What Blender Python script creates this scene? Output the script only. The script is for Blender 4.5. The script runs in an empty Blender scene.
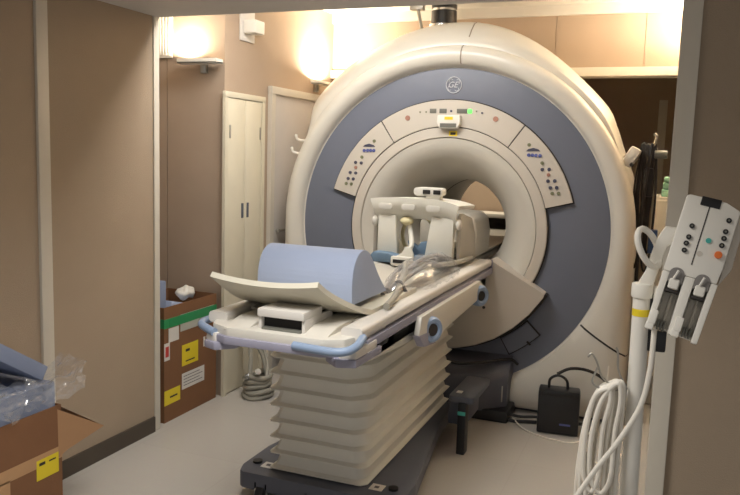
import bpy, bmesh, math, random
from mathutils import Vector, Matrix, noise
PI = math.pi
D2R = math.radians
scn = bpy.context.scene
COL = scn.collection
random.seed(7)

# ------------------------------------------------------------------ colours / materials
def lin(c):
    return tuple(((v/255)/12.92 if v/255 <= .04045 else ((v/255+.055)/1.055)**2.4) for v in c)
MATS = {}
def mat(name, rgb, rough=.5, metal=0, var=.06, scale=8, bump=0, bscale=60, spec=.5, coat=0, emis=None, estr=0):
    if name in MATS: return MATS[name]
    m = bpy.data.materials.new(name); m.use_nodes = True
    nt = m.node_tree; N = nt.nodes; L = nt.links
    b = N['Principled BSDF']
    c = lin(rgb)
    tc = N.new('ShaderNodeTexCoord')
    nz = N.new('ShaderNodeTexNoise'); nz.inputs['Scale'].default_value = scale; nz.inputs['Detail'].default_value = 3
    L.new(tc.outputs['Object'], nz.inputs['Vector'])
    mx = N.new('ShaderNodeMix'); mx.data_type = 'RGBA'
    mx.inputs['A'].default_value = (*[max(0, v*(1-var)) for v in c], 1)
    mx.inputs['B'].default_value = (*[min(1, v*(1+var)) for v in c], 1)
    L.new(nz.outputs['Fac'], mx.inputs['Factor'])
    L.new(mx.outputs['Result'], b.inputs['Base Color'])
    b.inputs['Roughness'].default_value = rough
    b.inputs['Metallic'].default_value = metal
    b.inputs['Specular IOR Level'].default_value = spec
    b.inputs['Coat Weight'].default_value = coat
    if bump:
        n2 = N.new('ShaderNodeTexNoise'); n2.inputs['Scale'].default_value = bscale; n2.inputs['Detail'].default_value = 4
        L.new(tc.outputs['Object'], n2.inputs['Vector'])
        bp = N.new('ShaderNodeBump'); bp.inputs['Strength'].default_value = bump; bp.inputs['Distance'].default_value = .01
        L.new(n2.outputs['Fac'], bp.inputs['Height']); L.new(bp.outputs['Normal'], b.inputs['Normal'])
    if emis:
        b.inputs['Emission Color'].default_value = (*lin(emis), 1); b.inputs['Emission Strength'].default_value = estr
    MATS[name] = m
    return m
def weave(name, rgb, var=.1):
    """wall panel cloth: fine woven grain"""
    m = mat(name, rgb, rough=.85, var=var, scale=3, bump=.25, bscale=240, spec=.2)
    return m
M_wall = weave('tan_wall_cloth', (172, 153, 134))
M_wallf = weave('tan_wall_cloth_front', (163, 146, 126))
M_trim = mat('ivory_paint', (205, 198, 184), rough=.4, var=.03)
M_ceil = mat('ceiling_paint', (205, 200, 190), rough=.8, bump=.15, bscale=120)
M_soff = mat('soffit_paint', (205, 200, 194), rough=.85, bump=.2, bscale=150)
M_base = mat('brown_baseboard', (72, 62, 52), rough=.45)
M_ivory = mat('scanner_ivory', (214, 209, 198), rough=.32, var=.02, scale=3, coat=.15)
M_bore = mat('bore_liner', (200, 195, 184), rough=.4, var=.03)
M_panel = mat('panel_ivory', (200, 192, 180), rough=.4, var=.02)
M_ring = mat('ring_slate', (108, 113, 127), rough=.42, var=.04, scale=5)
M_gap = mat('seam_dark', (48, 44, 42), rough=.7)
M_seam = mat('seam_tan', (140, 130, 115), rough=.7)
M_dgrey = mat('base_charcoal', (84, 87, 98), rough=.45, var=.08)
M_black = mat('black_plastic', (22, 21, 23), rough=.4, var=.15)
M_rubber = mat('black_rubber', (26, 25, 27), rough=.55, var=.15)
M_lav = mat('bumper_lavender', (150, 148, 164), rough=.45)
M_blue = mat('handle_blue', (136, 154, 180), rough=.45)
M_bell = mat('bellows_cream', (216, 213, 203), rough=.55, var=.04)
M_cream = mat('cradle_cream', (208, 202, 184), rough=.5, var=.03)
M_white = mat('white_plastic', (226, 222, 212), rough=.35, var=.02)
M_tblw = mat('table_white', (216, 211, 203), rough=.38, var=.02)
M_foam = mat('foam_blue', (170, 182, 208), rough=.75, var=.04, bump=.1, bscale=200, spec=.25)
M_foamd = mat('foam_grey_blue', (126, 136, 160), rough=.75, var=.05, bump=.1, bscale=200, spec=.25)
M_pad = mat('pad_slate_blue', (104, 128, 150), rough=.7, var=.08)
M_card = mat('cardboard', (126, 90, 64), rough=.85, var=.09, scale=6, bump=.12, bscale=90, spec=.2)
M_cardi = mat('cardboard_inside', (168, 130, 96), rough=.85, var=.06, spec=.2)
M_tape = mat('brown_tape', (182, 142, 102), rough=.35)
M_green = mat('green_tape', (40, 138, 82), rough=.4)
M_yel = mat('yellow_label', (224, 200, 40), rough=.5, var=.05)
M_paper = mat('paper_label', (212, 208, 202), rough=.6)
M_ink = mat('label_ink', (92, 88, 90), rough=.6)
M_red = mat('red_print', (190, 60, 52), rough=.5)
M_dot = mat('button_slate', (72, 72, 90), rough=.5)
M_dotb = mat('button_blue', (84, 92, 150), rough=.5)
M_dotg = mat('button_olive', (120, 122, 92), rough=.5)
M_rose = mat('knob_rose', (168, 122, 104), rough=.5)
M_lcd = mat('display_grey', (112, 112, 104), rough=.3)
M_led = mat('green_led', (90, 240, 90), rough=.3, emis=(90, 255, 90), estr=1.6)
M_logo = mat('logo_silver', (205, 207, 212), rough=.4)
M_chrome = mat('chrome', (200, 200, 200), rough=.18, metal=1)
M_steel = mat('brushed_steel', (170, 168, 160), rough=.35, metal=.8)
M_coil = mat('coil_ivory', (232, 229, 217), rough=.4, var=.02)
M_coily = mat('coil_yellowed', (222, 212, 168), rough=.45)
M_coilg = mat('coil_housing_grey', (186, 181, 170), rough=.45)
M_cabg = mat('cable_grey', (128, 124, 120), rough=.5)
M_hose = mat('hose_white', (226, 220, 208), rough=.4)
M_mint = mat('mint_cloth', (146, 196, 172), rough=.8)
M_orange = mat('orange_knob', (226, 116, 52), rough=.45)
M_teal = mat('teal_mark', (70, 170, 160), rough=.45)
M_navy = mat('blue_connector', (40, 72, 120), rough=.45)
M_door = mat('door_paint', (192, 186, 180), rough=.5)
M_closet = mat('closet_paint', (214, 206, 184), rough=.45)
M_hoseg = mat('hose_grey', (150, 146, 134), rough=.5)
M_shadowbox = mat('slot_dark', (38, 36, 34), rough=.8)

def floor_mat():
    m = mat('vinyl_floor', (176, 170, 162), rough=.3, var=.05, scale=2.2)
    nt = m.node_tree; N = nt.nodes; L = nt.links; b = N['Principled BSDF']
    tc = N.new('ShaderNodeTexCoord'); br = N.new('ShaderNodeTexBrick')
    br.inputs['Scale'].default_value = 1; br.offset = 0
    br.inputs['Brick Width'].default_value = .62; br.inputs['Row Height'].default_value = .62
    br.inputs['Mortar Size'].default_value = .003
    c = lin((182, 177, 170)); d = lin((176, 170, 163))
    br.inputs['Color1'].default_value = (*c, 1); br.inputs['Color2'].default_value = (*[v*.97 for v in c], 1)
    br.inputs['Mortar'].default_value = (*d, 1)
    L.new(tc.outputs['Object'], br.inputs['Vector'])
    nz = N.new('ShaderNodeTexNoise'); nz.inputs['Scale'].default_value = 90; nz.inputs['Detail'].default_value = 4
    L.new(tc.outputs['Object'], nz.inputs['Vector'])
    mx = N.new('ShaderNodeMix'); mx.data_type = 'RGBA'; mx.blend_type = 'MULTIPLY'; mx.inputs['Factor'].default_value = .12
    L.new(br.outputs['Color'], mx.inputs['A']); L.new(nz.outputs['Color'], mx.inputs['B'])
    L.new(mx.outputs['Result'], b.inputs['Base Color'])
    return m
M_floor = floor_mat()
def wrap_mat():
    m = bpy.data.materials.new('clear_plastic_film'); m.use_nodes = True
    nt = m.node_tree; N = nt.nodes; L = nt.links; N.clear()
    out = N.new('ShaderNodeOutputMaterial'); tr = N.new('ShaderNodeBsdfTransparent'); gl = N.new('ShaderNodeBsdfGlossy')
    df = N.new('ShaderNodeBsdfDiffuse'); df.inputs['Color'].default_value = (.75, .75, .76, 1)
    gl.inputs['Roughness'].default_value = .18; gl.inputs['Color'].default_value = (.95, .95, .95, 1)
    a = N.new('ShaderNodeMixShader'); b = N.new('ShaderNodeMixShader')
    a.inputs[0].default_value = .35; L.new(gl.outputs[0], a.inputs[1]); L.new(df.outputs[0], a.inputs[2])
    nz = N.new('ShaderNodeTexNoise'); nz.inputs['Scale'].default_value = 14; nz.inputs['Detail'].default_value = 5
    mr = N.new('ShaderNodeMapRange'); mr.inputs['From Min'].default_value = .4; mr.inputs['From Max'].default_value = .75
    mr.inputs['To Min'].default_value = .12; mr.inputs['To Max'].default_value = .5
    L.new(nz.outputs['Fac'], mr.inputs['Value']); L.new(mr.outputs[0], b.inputs[0])
    L.new(tr.outputs[0], b.inputs[1]); L.new(a.outputs[0], b.inputs[2]); L.new(b.outputs[0], out.inputs[0])
    return m
M_wrap = wrap_mat()

# ------------------------------------------------------------------ mesh helpers (each returns a bmesh)
def box(x0, x1, y0, y1, z0, z1, bev=0, seg=2, rot=None, about=None):
    bm = bmesh.new()
    bmesh.ops.create_cube(bm, size=1)
    for v in bm.verts:
        v.co = Vector(((x0+x1)/2+v.co.x*(x1-x0), (y0+y1)/2+v.co.y*(y1-y0), (z0+z1)/2+v.co.z*(z1-z0)))
    if bev:
        bmesh.ops.bevel(bm, geom=list(bm.edges), offset=bev, segments=seg, profile=.6, affect='EDGES')
    if rot:
        c = Vector(about) if about else Vector(((x0+x1)/2, (y0+y1)/2, (z0+z1)/2))
        R = Matrix.Translation(c) @ rot.to_4x4() @ Matrix.Translation(-c)
        bmesh.ops.transform(bm, matrix=R, verts=bm.verts)
    return bm
def cyl(p0, p1, r0, r1=None, n=24, bev=0):
    bm = bmesh.new(); r1 = r0 if r1 is None else r1
    p0 = Vector(p0); p1 = Vector(p1); d = p1-p0
    bmesh.ops.create_cone(bm, cap_ends=True, segments=n, radius1=r0, radius2=r1, depth=d.length)
    if bev:
        es = [e for e in bm.edges if abs(e.verts[0].co.z-e.verts[1].co.z) < 1e-6]
        bmesh.ops.bevel(bm, geom=es, offset=bev, segments=2, profile=.6, affect='EDGES')
    q = Vector((0, 0, 1)).rotation_difference(d.normalized())
    bmesh.ops.transform(bm, matrix=Matrix.Translation((p0+p1)/2) @ q.to_matrix().to_4x4(), verts=bm.verts)
    return bm
def ball(c, r, sc=(1, 1, 1), n=20):
    bm = bmesh.new(); bmesh.ops.create_uvsphere(bm, u_segments=n, v_segments=n//2, radius=r)
    for v in bm.verts: v.co = Vector((c[0]+v.co.x*sc[0], c[1]+v.co.y*sc[1], c[2]+v.co.z*sc[2]))
    return bm
def smooth_pts(pts, k=6, closed=False):
    P = [Vector(p) for p in pts]; n = len(P); out = []
    if n < 3 and not closed: return P
    rng = range(n) if closed else range(n-1)
    for i in rng:
        a = P[(i-1) % n] if closed or i > 0 else P[0]*2-P[1]
        b = P[i]; c = P[(i+1) % n]
        d = P[(i+2) % n] if closed or i < n-2 else P[-1]*2-P[-2]
        for j in range(k):
            t = j/k
            out.append(.5*((2*b)+(c-a)*t+(2*a-5*b+4*c-d)*t*t+(3*b-a-3*c+d)*t**3))
    if not closed: out.append(P[-1])
    return out
def tube(pts, r, n=10, closed=False, smooth=True, k=6):
    P = smooth_pts(pts, k, closed) if smooth else [Vector(p) for p in pts]
    bm = bmesh.new(); m = len(P); rings = []
    up = Vector((0, 0, 1)); prev = None
    for i in range(m):
        if closed: t = (P[(i+1) % m]-P[i-1])
        else: t = P[min(i+1, m-1)]-P[max(i-1, 0)]
        t.normalize()
        if prev is None:
            a = t.orthogonal().normalized()
        else:
            a = (prev-t*prev.dot(t))
            a = a.normalized() if a.length > 1e-6 else t.orthogonal().normalized()
        prev = a; b = t.cross(a)
        rings.append([bm.verts.new(P[i]+(a*math.cos(2*PI*j/n)+b*math.sin(2*PI*j/n))*r) for j in range(n)])
    R = range(m) if closed else range(m-1)
    for i in R:
        A = rings[i]; B = rings[(i+1) % m]
        off = 0
        if closed and i == m-1:
            off = min(range(n), key=lambda o: (A[0].co-B[o].co).length)
        for j in range(n):
            bm.faces.new((A[j], A[(j+1) % n], B[(j+1+off) % n], B[(j+off) % n]))
    if not closed:
        bm.faces.new(rings[0][::-1]); bm.faces.new(rings[-1])
    bmesh.ops.recalc_face_normals(bm, faces=bm.faces)
    return bm
def grid_surface(rows, closed_u=False, closed_v=False, flip=False):
    """rows: list of lists of points"""
    bm = bmesh.new(); V = [[bm.verts.new(p) for p in r] for r in rows]
    m = len(V); n = len(V[0])
    for i in range(m if closed_v else m-1):
        for j in range(n if closed_u else n-1):
            f = (V[i][j], V[i][(j+1) % n], V[(i+1) % m][(j+1) % n], V[(i+1) % m][j])
            try: bm.faces.new(f[::-1] if flip else f)
            except ValueError: pass
    return bm
def lathe(prof, a0=0, a1=360, n=96, cz=0, closed_prof=False):
    """profile of (radius, y) revolved about the y axis through (0, cz)"""
    full = abs(a1-a0-360) < 1e-6
    rows = []
    k = n if full else n+1
    for i in range(k):
        a = D2R(a0+(a1-a0)*i/n)
        rows.append([(r*math.cos(a), y, cz+r*math.sin(a)) for r, y in prof])
    bm = grid_surface(rows, closed_u=closed_prof, closed_v=full)
    if closed_prof and not full:
        bm.verts.ensure_lookup_table(); p = len(prof)
        bm.faces.new([bm.verts[j] for j in range(p)]); bm.faces.new([bm.verts[(k-1)*p+j] for j in range(p)])
    bmesh.ops.recalc_face_normals(bm, faces=bm.faces)
    return bm
def prism(poly, axis, d0, d1, bev=0, seg=2):
    """extrude a 2D outline; axis 'y': poly is (x,z); 'x': (y,z); 'z': (x,y)"""
    def P(a, b, d): return {'y': (a, d, b), 'x': (d, a, b), 'z': (a, b, d)}[axis]
    bm = bmesh.new()
    A = [bm.verts.new(P(a, b, d0)) for a, b in poly]; B = [bm.verts.new(P(a, b, d1)) for a, b in poly]
    n = len(poly)
    bm.faces.new(A); bm.faces.new(B[::-1])
    for i in range(n): bm.faces.new((A[i], B[i], B[(i+1) % n], A[(i+1) % n]))
    bmesh.ops.recalc_face_normals(bm, faces=bm.faces)
    if bev: bmesh.ops.bevel(bm, geom=list(bm.edges), offset=bev, segments=seg, profile=.6, affect='EDGES')
    return bm
def rrect(x0, x1, y0, y1, r, k=5):
    out = []
    for cx, cy, a in ((x1-r, y1-r, 0), (x0+r, y1-r, 90), (x0+r, y0+r, 180), (x1-r, y0+r, 270)):
        for i in range(k+1):
            t = D2R(a+90*i/k); out.append((cx+r*math.cos(t), cy+r*math.sin(t)))
    return out
def xf(bm, mtx):
    bmesh.ops.transform(bm, matrix=mtx, verts=bm.verts); return bm
def sheet(rows, th):
    """a surface with real thickness (normals by finite differences)"""
    m = len(rows); n = len(rows[0]); R = [[Vector(p) for p in r] for r in rows]
    off = []
    for i in range(m):
        o = []
        for j in range(n):
            du = R[i][min(j+1, n-1)]-R[i][max(j-1, 0)]; dv = R[min(i+1, m-1)][j]-R[max(i-1, 0)][j]
            o.append(R[i][j]+du.cross(dv).normalized()*th)
        off.append(o)
    bm = bmesh.new()
    A = [[bm.verts.new(p) for p in r] for r in R]; B = [[bm.verts.new(p) for p in r] for r in off]
    for i in range(m-1):
        for j in range(n-1):
            bm.faces.new((A[i][j], A[i][j+1], A[i+1][j+1], A[i+1][j]))
            bm.faces.new((B[i][j], B[i+1][j], B[i+1][j+1], B[i][j+1]))
    for i in range(m-1):
        bm.faces.new((A[i][0], A[i+1][0], B[i+1][0], B[i][0])); bm.faces.new((A[i][-1], B[i][-1], B[i+1][-1], A[i+1][-1]))
    for j in range(n-1):
        bm.faces.new((A[0][j], B[0][j], B[0][j+1], A[0][j+1])); bm.faces.new((A[-1][j], A[-1][j+1], B[-1][j+1], B[-1][j]))
    bmesh.ops.recalc_face_normals(bm, faces=bm.faces)
    return bm

def mesh_of(name, bms, ang=35):
    bm = bmesh.new()
    for b in bms:
        t = bpy.data.meshes.new('t'); b.to_mesh(t); b.free(); bm.from_mesh(t); bpy.data.meshes.remove(t)
    me = bpy.data.meshes.new(name); bm.to_mesh(me); bm.free()
    for p in me.polygons: p.use_smooth = True
    me.set_sharp_from_angle(angle=D2R(ang))
    return me
def part(name, parent, m, *bms, label=None, ang=35):
    me = mesh_of(name, bms, ang); me.materials.append(m)
    o = bpy.data.objects.new(name, me); COL.objects.link(o)
    if parent: o.parent = parent
    if label: o['label'] = label
    return o
def thing(name, label, cat, loc=(0, 0, 0), rotz=0, group=None, rot=None):
    o = bpy.data.objects.new(name, None); COL.objects.link(o); o.empty_display_size = .1
    o.location = loc; o.rotation_euler = rot if rot else (0, 0, rotz)
    o['label'] = label; o['category'] = cat
    if group: o['group'] = group
    return o
def solo(name, label, cat, m, *bms, loc=(0, 0, 0), rot=(0, 0, 0), ang=35, group=None):
    o = part(name, None, m, *bms, ang=ang); o.location = loc; o.rotation_euler = rot
    o['label'] = label; o['category'] = cat
    if group: o['group'] = group
    return o
def struct(name, m, *bms, parent=None):
    o = part(name, parent, m, *bms)
    if not parent: o['kind'] = 'structure'
    return o
def text_bm(s, size, ext, loc, rot=(PI/2, 0, 0), shear=0):
    cu = bpy.data.curves.new('t', 'FONT'); cu.body = s; cu.size = size; cu.extrude = ext; cu.shear = shear
    cu.align_x = 'CENTER'; cu.align_y = 'CENTER'
    o = bpy.data.objects.new('t', cu); COL.objects.link(o)
    bpy.context.view_layer.update()
    me = bpy.data.meshes.new_from_object(o.evaluated_get(bpy.context.evaluated_depsgraph_get()))
    bm = bmesh.new(); bm.from_mesh(me)
    bpy.data.objects.remove(o); bpy.data.curves.remove(cu); bpy.data.meshes.remove(me)
    from mathutils import Euler
    return xf(bm, Matrix.Translation(loc) @ Euler(rot).to_matrix().to_4x4())

# ================================================================== CAMERA
H = 1.55
def camera():
    yaw, p, r = D2R(21.5), D2R(7.1), D2R(1.8)
    f0 = Vector((-math.sin(yaw), math.cos(yaw), 0)); r0 = Vector((math.cos(yaw), math.sin(yaw), 0)); u0 = Vector((0, 0, 1))
    fw = f0*math.cos(p)-u0*math.sin(p); up = u0*math.cos(p)+f0*math.sin(p)
    rt = r0*math.cos(r)+up*math.sin(r); up = up*math.cos(r)-r0*math.sin(r)
    cd = bpy.data.cameras.new('camera'); cd.sensor_width = 36; cd.lens = 750/740*36; cd.clip_start = .05
    o = bpy.data.objects.new('camera', cd); COL.objects.link(o)
    o.matrix_world = Matrix(((rt.x, up.x, -fw.x, 0), (rt.y, up.y, -fw.y, 0), (rt.z, up.z, -fw.z, H), (0, 0, 0, 1)))
    scn.camera = o
camera()

# ================================================================== ROOM
XL = -2.53
struct('floor', M_floor, box(-3.3, 2.6, -1.5, 7.4, -.1, 0))
struct('ceiling', M_ceil, box(-3.3, 2.6, 3.315, 7.4, 2.62, 2.72))
struct('ceiling', M_soff, box(-3.3, 2.6, -1.5, 3.315, 2.22, 2.72))
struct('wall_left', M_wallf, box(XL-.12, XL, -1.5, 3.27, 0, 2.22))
struct('wall_left', M_wall, box(-3.2, -3.1, 3.27, 3.95, 0, 2.62))
struct('wall_left', M_wall, box(-3.2, -2.95, 3.95, 4.0, 0, 2.62), box(-2.945, XL, 3.95, 4.0, 0, 2.62), box(-2.96, -2.93, 3.97, 3.99, 0, 2.62))
struct('wall_left', M_wall, box(-2.65, XL, 4.0, 7.3, 0, 2.62))
struct('wall_back', M_wall, *[box(a, b, 5.5, 5.6, 2.19, 2.55) for a, b in ((XL, -1.81), (-1.806, -.815), (-.811, -.222), (-.218, .5))], box(XL, .5, 5.51, 5.6, 2.19, 2.55))
struct('trim_6', M_ceil, box(XL, .5, 5.47, 5.6, 2.55, 2.62))
struct('trim_4', M_trim, box(XL, .5, 5.46, 5.62, 2.13, 2.19, .004))
struct('wall_back', M_wall, box(XL, .5, 7.2, 7.3, 0, 2.62))
struct('trim_5', M_trim, box(-.13, -.06, 7.17, 7.2, 0, 2.1))
struct('wall_right', M_wall, box(.5, .6, 3.31, 7.3, 0, 2.62))
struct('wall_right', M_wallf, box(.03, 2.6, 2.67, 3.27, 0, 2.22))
struct('trim_3', M_trim, box(.0, .060, 2.645, 2.70, 0, 2.22, .004), box(.002, .03, 2.70, 3.3, 0, 2.22))
struct('trim_1', M_trim, box(XL-.01, XL+.014, 2.485, 2.55, 0, 2.22, .004))
struct('trim_2', M_trim, box(XL-.14, XL+.008, 3.27, 3.315, 0, 2.22, .004))
struct('baseboard_left', M_base, box(XL, XL+.012, -1.5, 3.265, 0, .085))
struct('baseboard_right', M_base, box(.06, 2.6, 2.655, 2.67, 0, .085))
# built-in closet with folding doors
cl = struct('door_1', M_closet, box(XL, XL+.02, 3.93, 3.965, 0, 1.865), box(XL, XL+.02, 4.375, 4.41, 0, 1.865), box(XL, XL+.022, 3.928, 4.412, 1.865, 1.90, .003), box(XL, XL+.004, 3.96, 4.38, 0, 1.87))
for a, b in ((3.968, 4.168), (4.172, 4.372)):
    lf = part('door_leaf', cl, M_closet, box(XL+.004, XL+.016, a, b, .012, 1.862, .003))
    c = b-.03 if a < 4 else a+.03
    part('door_handle', lf, M_dgrey, box(XL+.016, XL+.02, c-.012, c+.012, 1.12, 1.215, .002))
    e = a+.02 if a < 4 else b-.02
    part('hinge', lf, M_steel, box(XL+.016, XL+.02, e-.008, e+.008, 1.62, 1.70, .002))
dr = struct('door_2', M_trim, box(XL, XL+.03, 4.48, 4.53, 0, 1.93), box(XL, XL+.03, 5.37, 5.42, 0, 1.93), box(XL, XL+.032, 4.478, 5.422, 1.93, 1.98, .004))
dl = part('door_leaf', dr, M_door, box(XL, XL+.012, 4.53, 5.37, .01, 1.93, .003))
part('door_handle', dl, M_steel, cyl((XL+.012, 4.60, 1.0), (XL+.04, 4.60, 1.0), .012), cyl((XL+.04, 4.60, 1.0), (XL+.04, 4.70, 1.0), .009))
# ribbed panel high in the recess
solo('air_vent', 'white ribbed vent panel high on the wall beside the left corner trim', 'vent', M_white,
     box(-.13, .11, 0, .012, -.16, .17, .003), *[box(-.11+.022*i, -.102+.022*i, -.006, .002, -.14, .15) for i in range(10)], loc=(-3.03+.02, 3.935, 2.26))
# ------------------------------------------------------------------ wall lamps (uplights)
def wall_lamp(loc, rotz, label, ln=.3, power=60, lights=((0, .16, 1),)):
    """origin at wall, +y out of the wall"""
    t = thing('wall_lamp', label, 'lamp', loc, rotz, 'wall uplights')
    part('bracket', t, M_steel, box(-.02, .02, 0, .03, -.06, .03, .004))
    part('lamp_tray', t, M_white, box(-ln/2, ln/2, .025, .10, -.010, 0, .002), box(-ln/2, ln/2, .025, .030, -.010, .014, .002), box(-ln/2, ln/2, .095, .10, -.010, .018, .002),
         box(-ln/2, -ln/2+.005, .025, .10, -.010, .017, .002), box(ln/2-.005, ln/2, .025, .10, -.010, .017, .002))
    part('lamp_tube', t, mat('lamp_glow', (255, 236, 205), rough=.4, emis=(255, 232, 195), estr=6), cyl((-ln/2+.02, .062, .011), (ln/2-.02, .062, .011), .008))
    for lx_, sz, k in lights:
        ld = bpy.data.lights.new('uplight', 'AREA'); ld.shape = 'RECTANGLE'; ld.size = sz; ld.size_y = .04
        ld.energy = power*k; ld.color = (1, .87, .68); ld.spread = D2R(165)
        lo = bpy.data.objects.new('uplight', ld); COL.objects.link(lo); lo.parent = t; lo.location = (lx_, .070, .024); lo.rotation_euler = (PI, 0, 0)
    return t
LP = 14
wall_lamp((-2.665, 3.95, 2.065), PI, 'slim white wall lamp glowing upward, left of the closet doors', .28, LP, ((.115, .07, .45),))
wall_lamp((XL, 5.18, 2.06), -PI/2, 'wall lamp above the grey door, half hidden by the scanner', .24, LP*2.0)
wall_lamp((.5, 5.05, 2.12), PI/2, 'wall lamp on the right wall of the scanner room', .3, LP*7)

# small wall-mounted unit on a white plate
t = thing('sensor_box', 'small white box on a pale plate high on the wall above the closet', 'wall box', (XL, 4.2, 2.3))
part('back_plate', t, M_paper, box(0, .01, -.09, .08, -.075, .17, .003))
part('housing', t, M_white, box(.01, .10, -.06, .05, -.03, .05, .008))
part('clip', t, M_white, box(.02, .07, .05, .09, -.02, .04, .006), label='small side clip')

# unseen overhead fill lights with fixture bodies, added to brighten room and passage
def added_fill_light(x, y, z, sx, sy, power, label, col=(1, .985, .96)):
    t = thing('added_fill_light', label, 'lamp', (x, y, z), 0, 'added overhead fill lights')
    part('frame', t, M_white, box(-sx/2-.02, sx/2+.02, -sy/2-.02, -sy/2, -.015, 0), box(-sx/2-.02, sx/2+.02, sy/2, sy/2+.02, -.015, 0),
         box(-sx/2-.02, -sx/2, -sy/2, sy/2, -.015, 0), box(sx/2, sx/2+.02, -sy/2, sy/2, -.015, 0))
    part('diffuser', t, mat('fill_glow', (255, 244, 228), rough=.5, emis=(255, 240, 220), estr=3), box(-sx/2, sx/2, -sy/2, sy/2, -.008, -.002))
    ld = bpy.data.lights.new('panel', 'AREA'); ld.shape = 'RECTANGLE'; ld.size = sx; ld.size_y = sy; ld.energy = power; ld.color = col
    lo = bpy.data.objects.new('panel', ld); COL.objects.link(lo); lo.parent = t; lo.location = (0, 0, -.02)
    if z < 2.5: ld.spread = D2R(130)
added_fill_light(-1.6, 3.52, 2.62, 1.1, .25, 26, 'long added fill light overhead in the scanner room, unseen behind the lowered beam')
added_fill_light(-1.0, 1.5, 2.22, .6, .6, 20, 'square added fill light overhead in the passage in front of the scanner')

t = thing('added_spotlight', 'small added spotlight behind the scanner, brightening the view through the bore', 'lamp', (-2.0, 6.55, 2.62))  # unseen lamp added to light the back wall visible through the bore
part('spot_housing', t, M_white, cyl((0, 0, 0), (0, 0, -.10), .05), cyl((0, 0, -.10), (0, 0, -.12), .05, .056))
ld = bpy.data.lights.new('spot', 'SPOT'); ld.energy = 150; ld.spot_size = D2R(62); ld.spot_blend = .7; ld.color = (1, .86, .66); ld.shadow_soft_size = .04
lo = bpy.data.objects.new('spot', ld); COL.objects.link(lo); lo.parent = t; lo.location = (0, 0, -.13)
lo.rotation_euler = Vector((.35, .62, -1.35)).to_track_quat('-Z', 'Y').to_euler()

# ================================================================== MRI SCANNER
GX, GY, CZ = -1.28, 4.51, 1.10
mri = thing('mri_scanner', 'large ivory ring-shaped scanner with a slate grey face ring', 'scanner', (GX, GY, 0))
RB = 1.125
def Rd(a, R=RB, floor=.02):
    s = math.sin(a); c = math.cos(a)
    if s >= 0: return R
    k = []
    if abs(c) > 1e-6: k.append(R/abs(c))
    k.append((CZ-floor)/abs(s))
    return min(k)
def sstep(x, a, b):
    t = max(0, min(1, (x-a)/(b-a))); return t*t*(3-2*t)
def bezel_prof(a):
    R = Rd(a); i = 1.0
    w = R-i
    return [(.985, .035), (i-.004, .03), (i, .004), (i+w*.12, -.022), (i+w*.35, -.04), (i+w*.62, -.042), (i+w*.85, -.025), (i+w*.97, .004), (R, .04), (R, .075)]
angs = [i*2.5 for i in range(144)]
ca = math.degrees(math.atan2(CZ-.02, RB))
angs = sorted(set(angs+[360-ca, 180+ca]))
def ring_pt(r, y, a): return (r*math.cos(a), y, CZ+r*math.sin(a))
rows = [[ring_pt(r, y, D2R(a)) for r, y in bezel_prof(D2R(a))] for a in angs]
part('front_bezel', mri, M_ivory, grid_surface(rows, closed_v=True, flip=True), ang=50)
def shell_prof(a):
    el = math.degrees(math.asin(max(-1, min(1, math.sin(a)))))
    b = sstep(el, 24, 40)
    R0 = Rd(a)-.004
    R1 = R0+(.15+.015*sstep(el, 60, 88) if math.cos(a) < 0 else .075+.09*sstep(el, 45, 88))*b
    R2 = R0-.02+.03*b
    return [(R0-.04, .03), (R0-.012, .022), (R0+.012*b+(R1-R0)*.25, .035), (R0+(R1-R0)*.6, .07), (R0+(R1-R0)*.88, .12), (R1, .18), (R1-.004, .24), (R1-.03*b-.002, .45), ((R1+R2)/2, .8), (R2, 1.2), (R2-.02, 1.5), (R2-.06, 1.66), (R2-.14, 1.70), (.40, 1.71)]
rows = [[ring_pt(r, y, D2R(a)) for r, y in shell_prof(D2R(a))] for a in angs]
part('body_shell', mri, M_ivory, grid_surface(rows, closed_v=True, flip=True), ang=45)
part('face_ring', mri, M_ring, lathe([(.60, .05), (.60, .03), (.70, .022), (.80, .018), (.92, .022), (.985, .03), (.996, .04), (.996, .06)], cz=CZ, n=144))
part('ring_gasket', mri, M_gap, lathe([(.628, .02), (.628, .012), (.638, .012), (.638, .02)], cz=CZ, n=144, closed_prof=True))
# bore: front trim ring, flare, liner, rear flare
part('bore_trim_ring', mri, M_panel, lathe([(.63, .04), (.63, .004), (.626, 0), (.570, -.002), (.566, .004), (.566, .03)], cz=CZ, n=144))
part('bore_groove', mri, M_seam, lathe([(.568, .012), (.560, .010)], cz=CZ, n=144))
fl = [(.562-.262*math.sin(D2R(t)), .004+.50*(1-math.cos(D2R(t)))) for t in range(0, 91, 6)]
part('bore_flare', mri, M_bore, lathe([(.566, .03)]+fl, cz=CZ, n=144), ang=60)
part('bore_liner', mri, M_bore, lathe([(.30, .504), (.30, 1.25)]+[(.30+.10*(1-math.cos(D2R(t))), 1.25+.46*math.sin(D2R(t))) for t in range(0, 91, 10)], cz=CZ, n=96), ang=60)
part('bore_joint', mri, M_gap, lathe([(.299, .80), (.297, .805), (.297, .815), (.299, .82)], cz=CZ, n=96))
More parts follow.
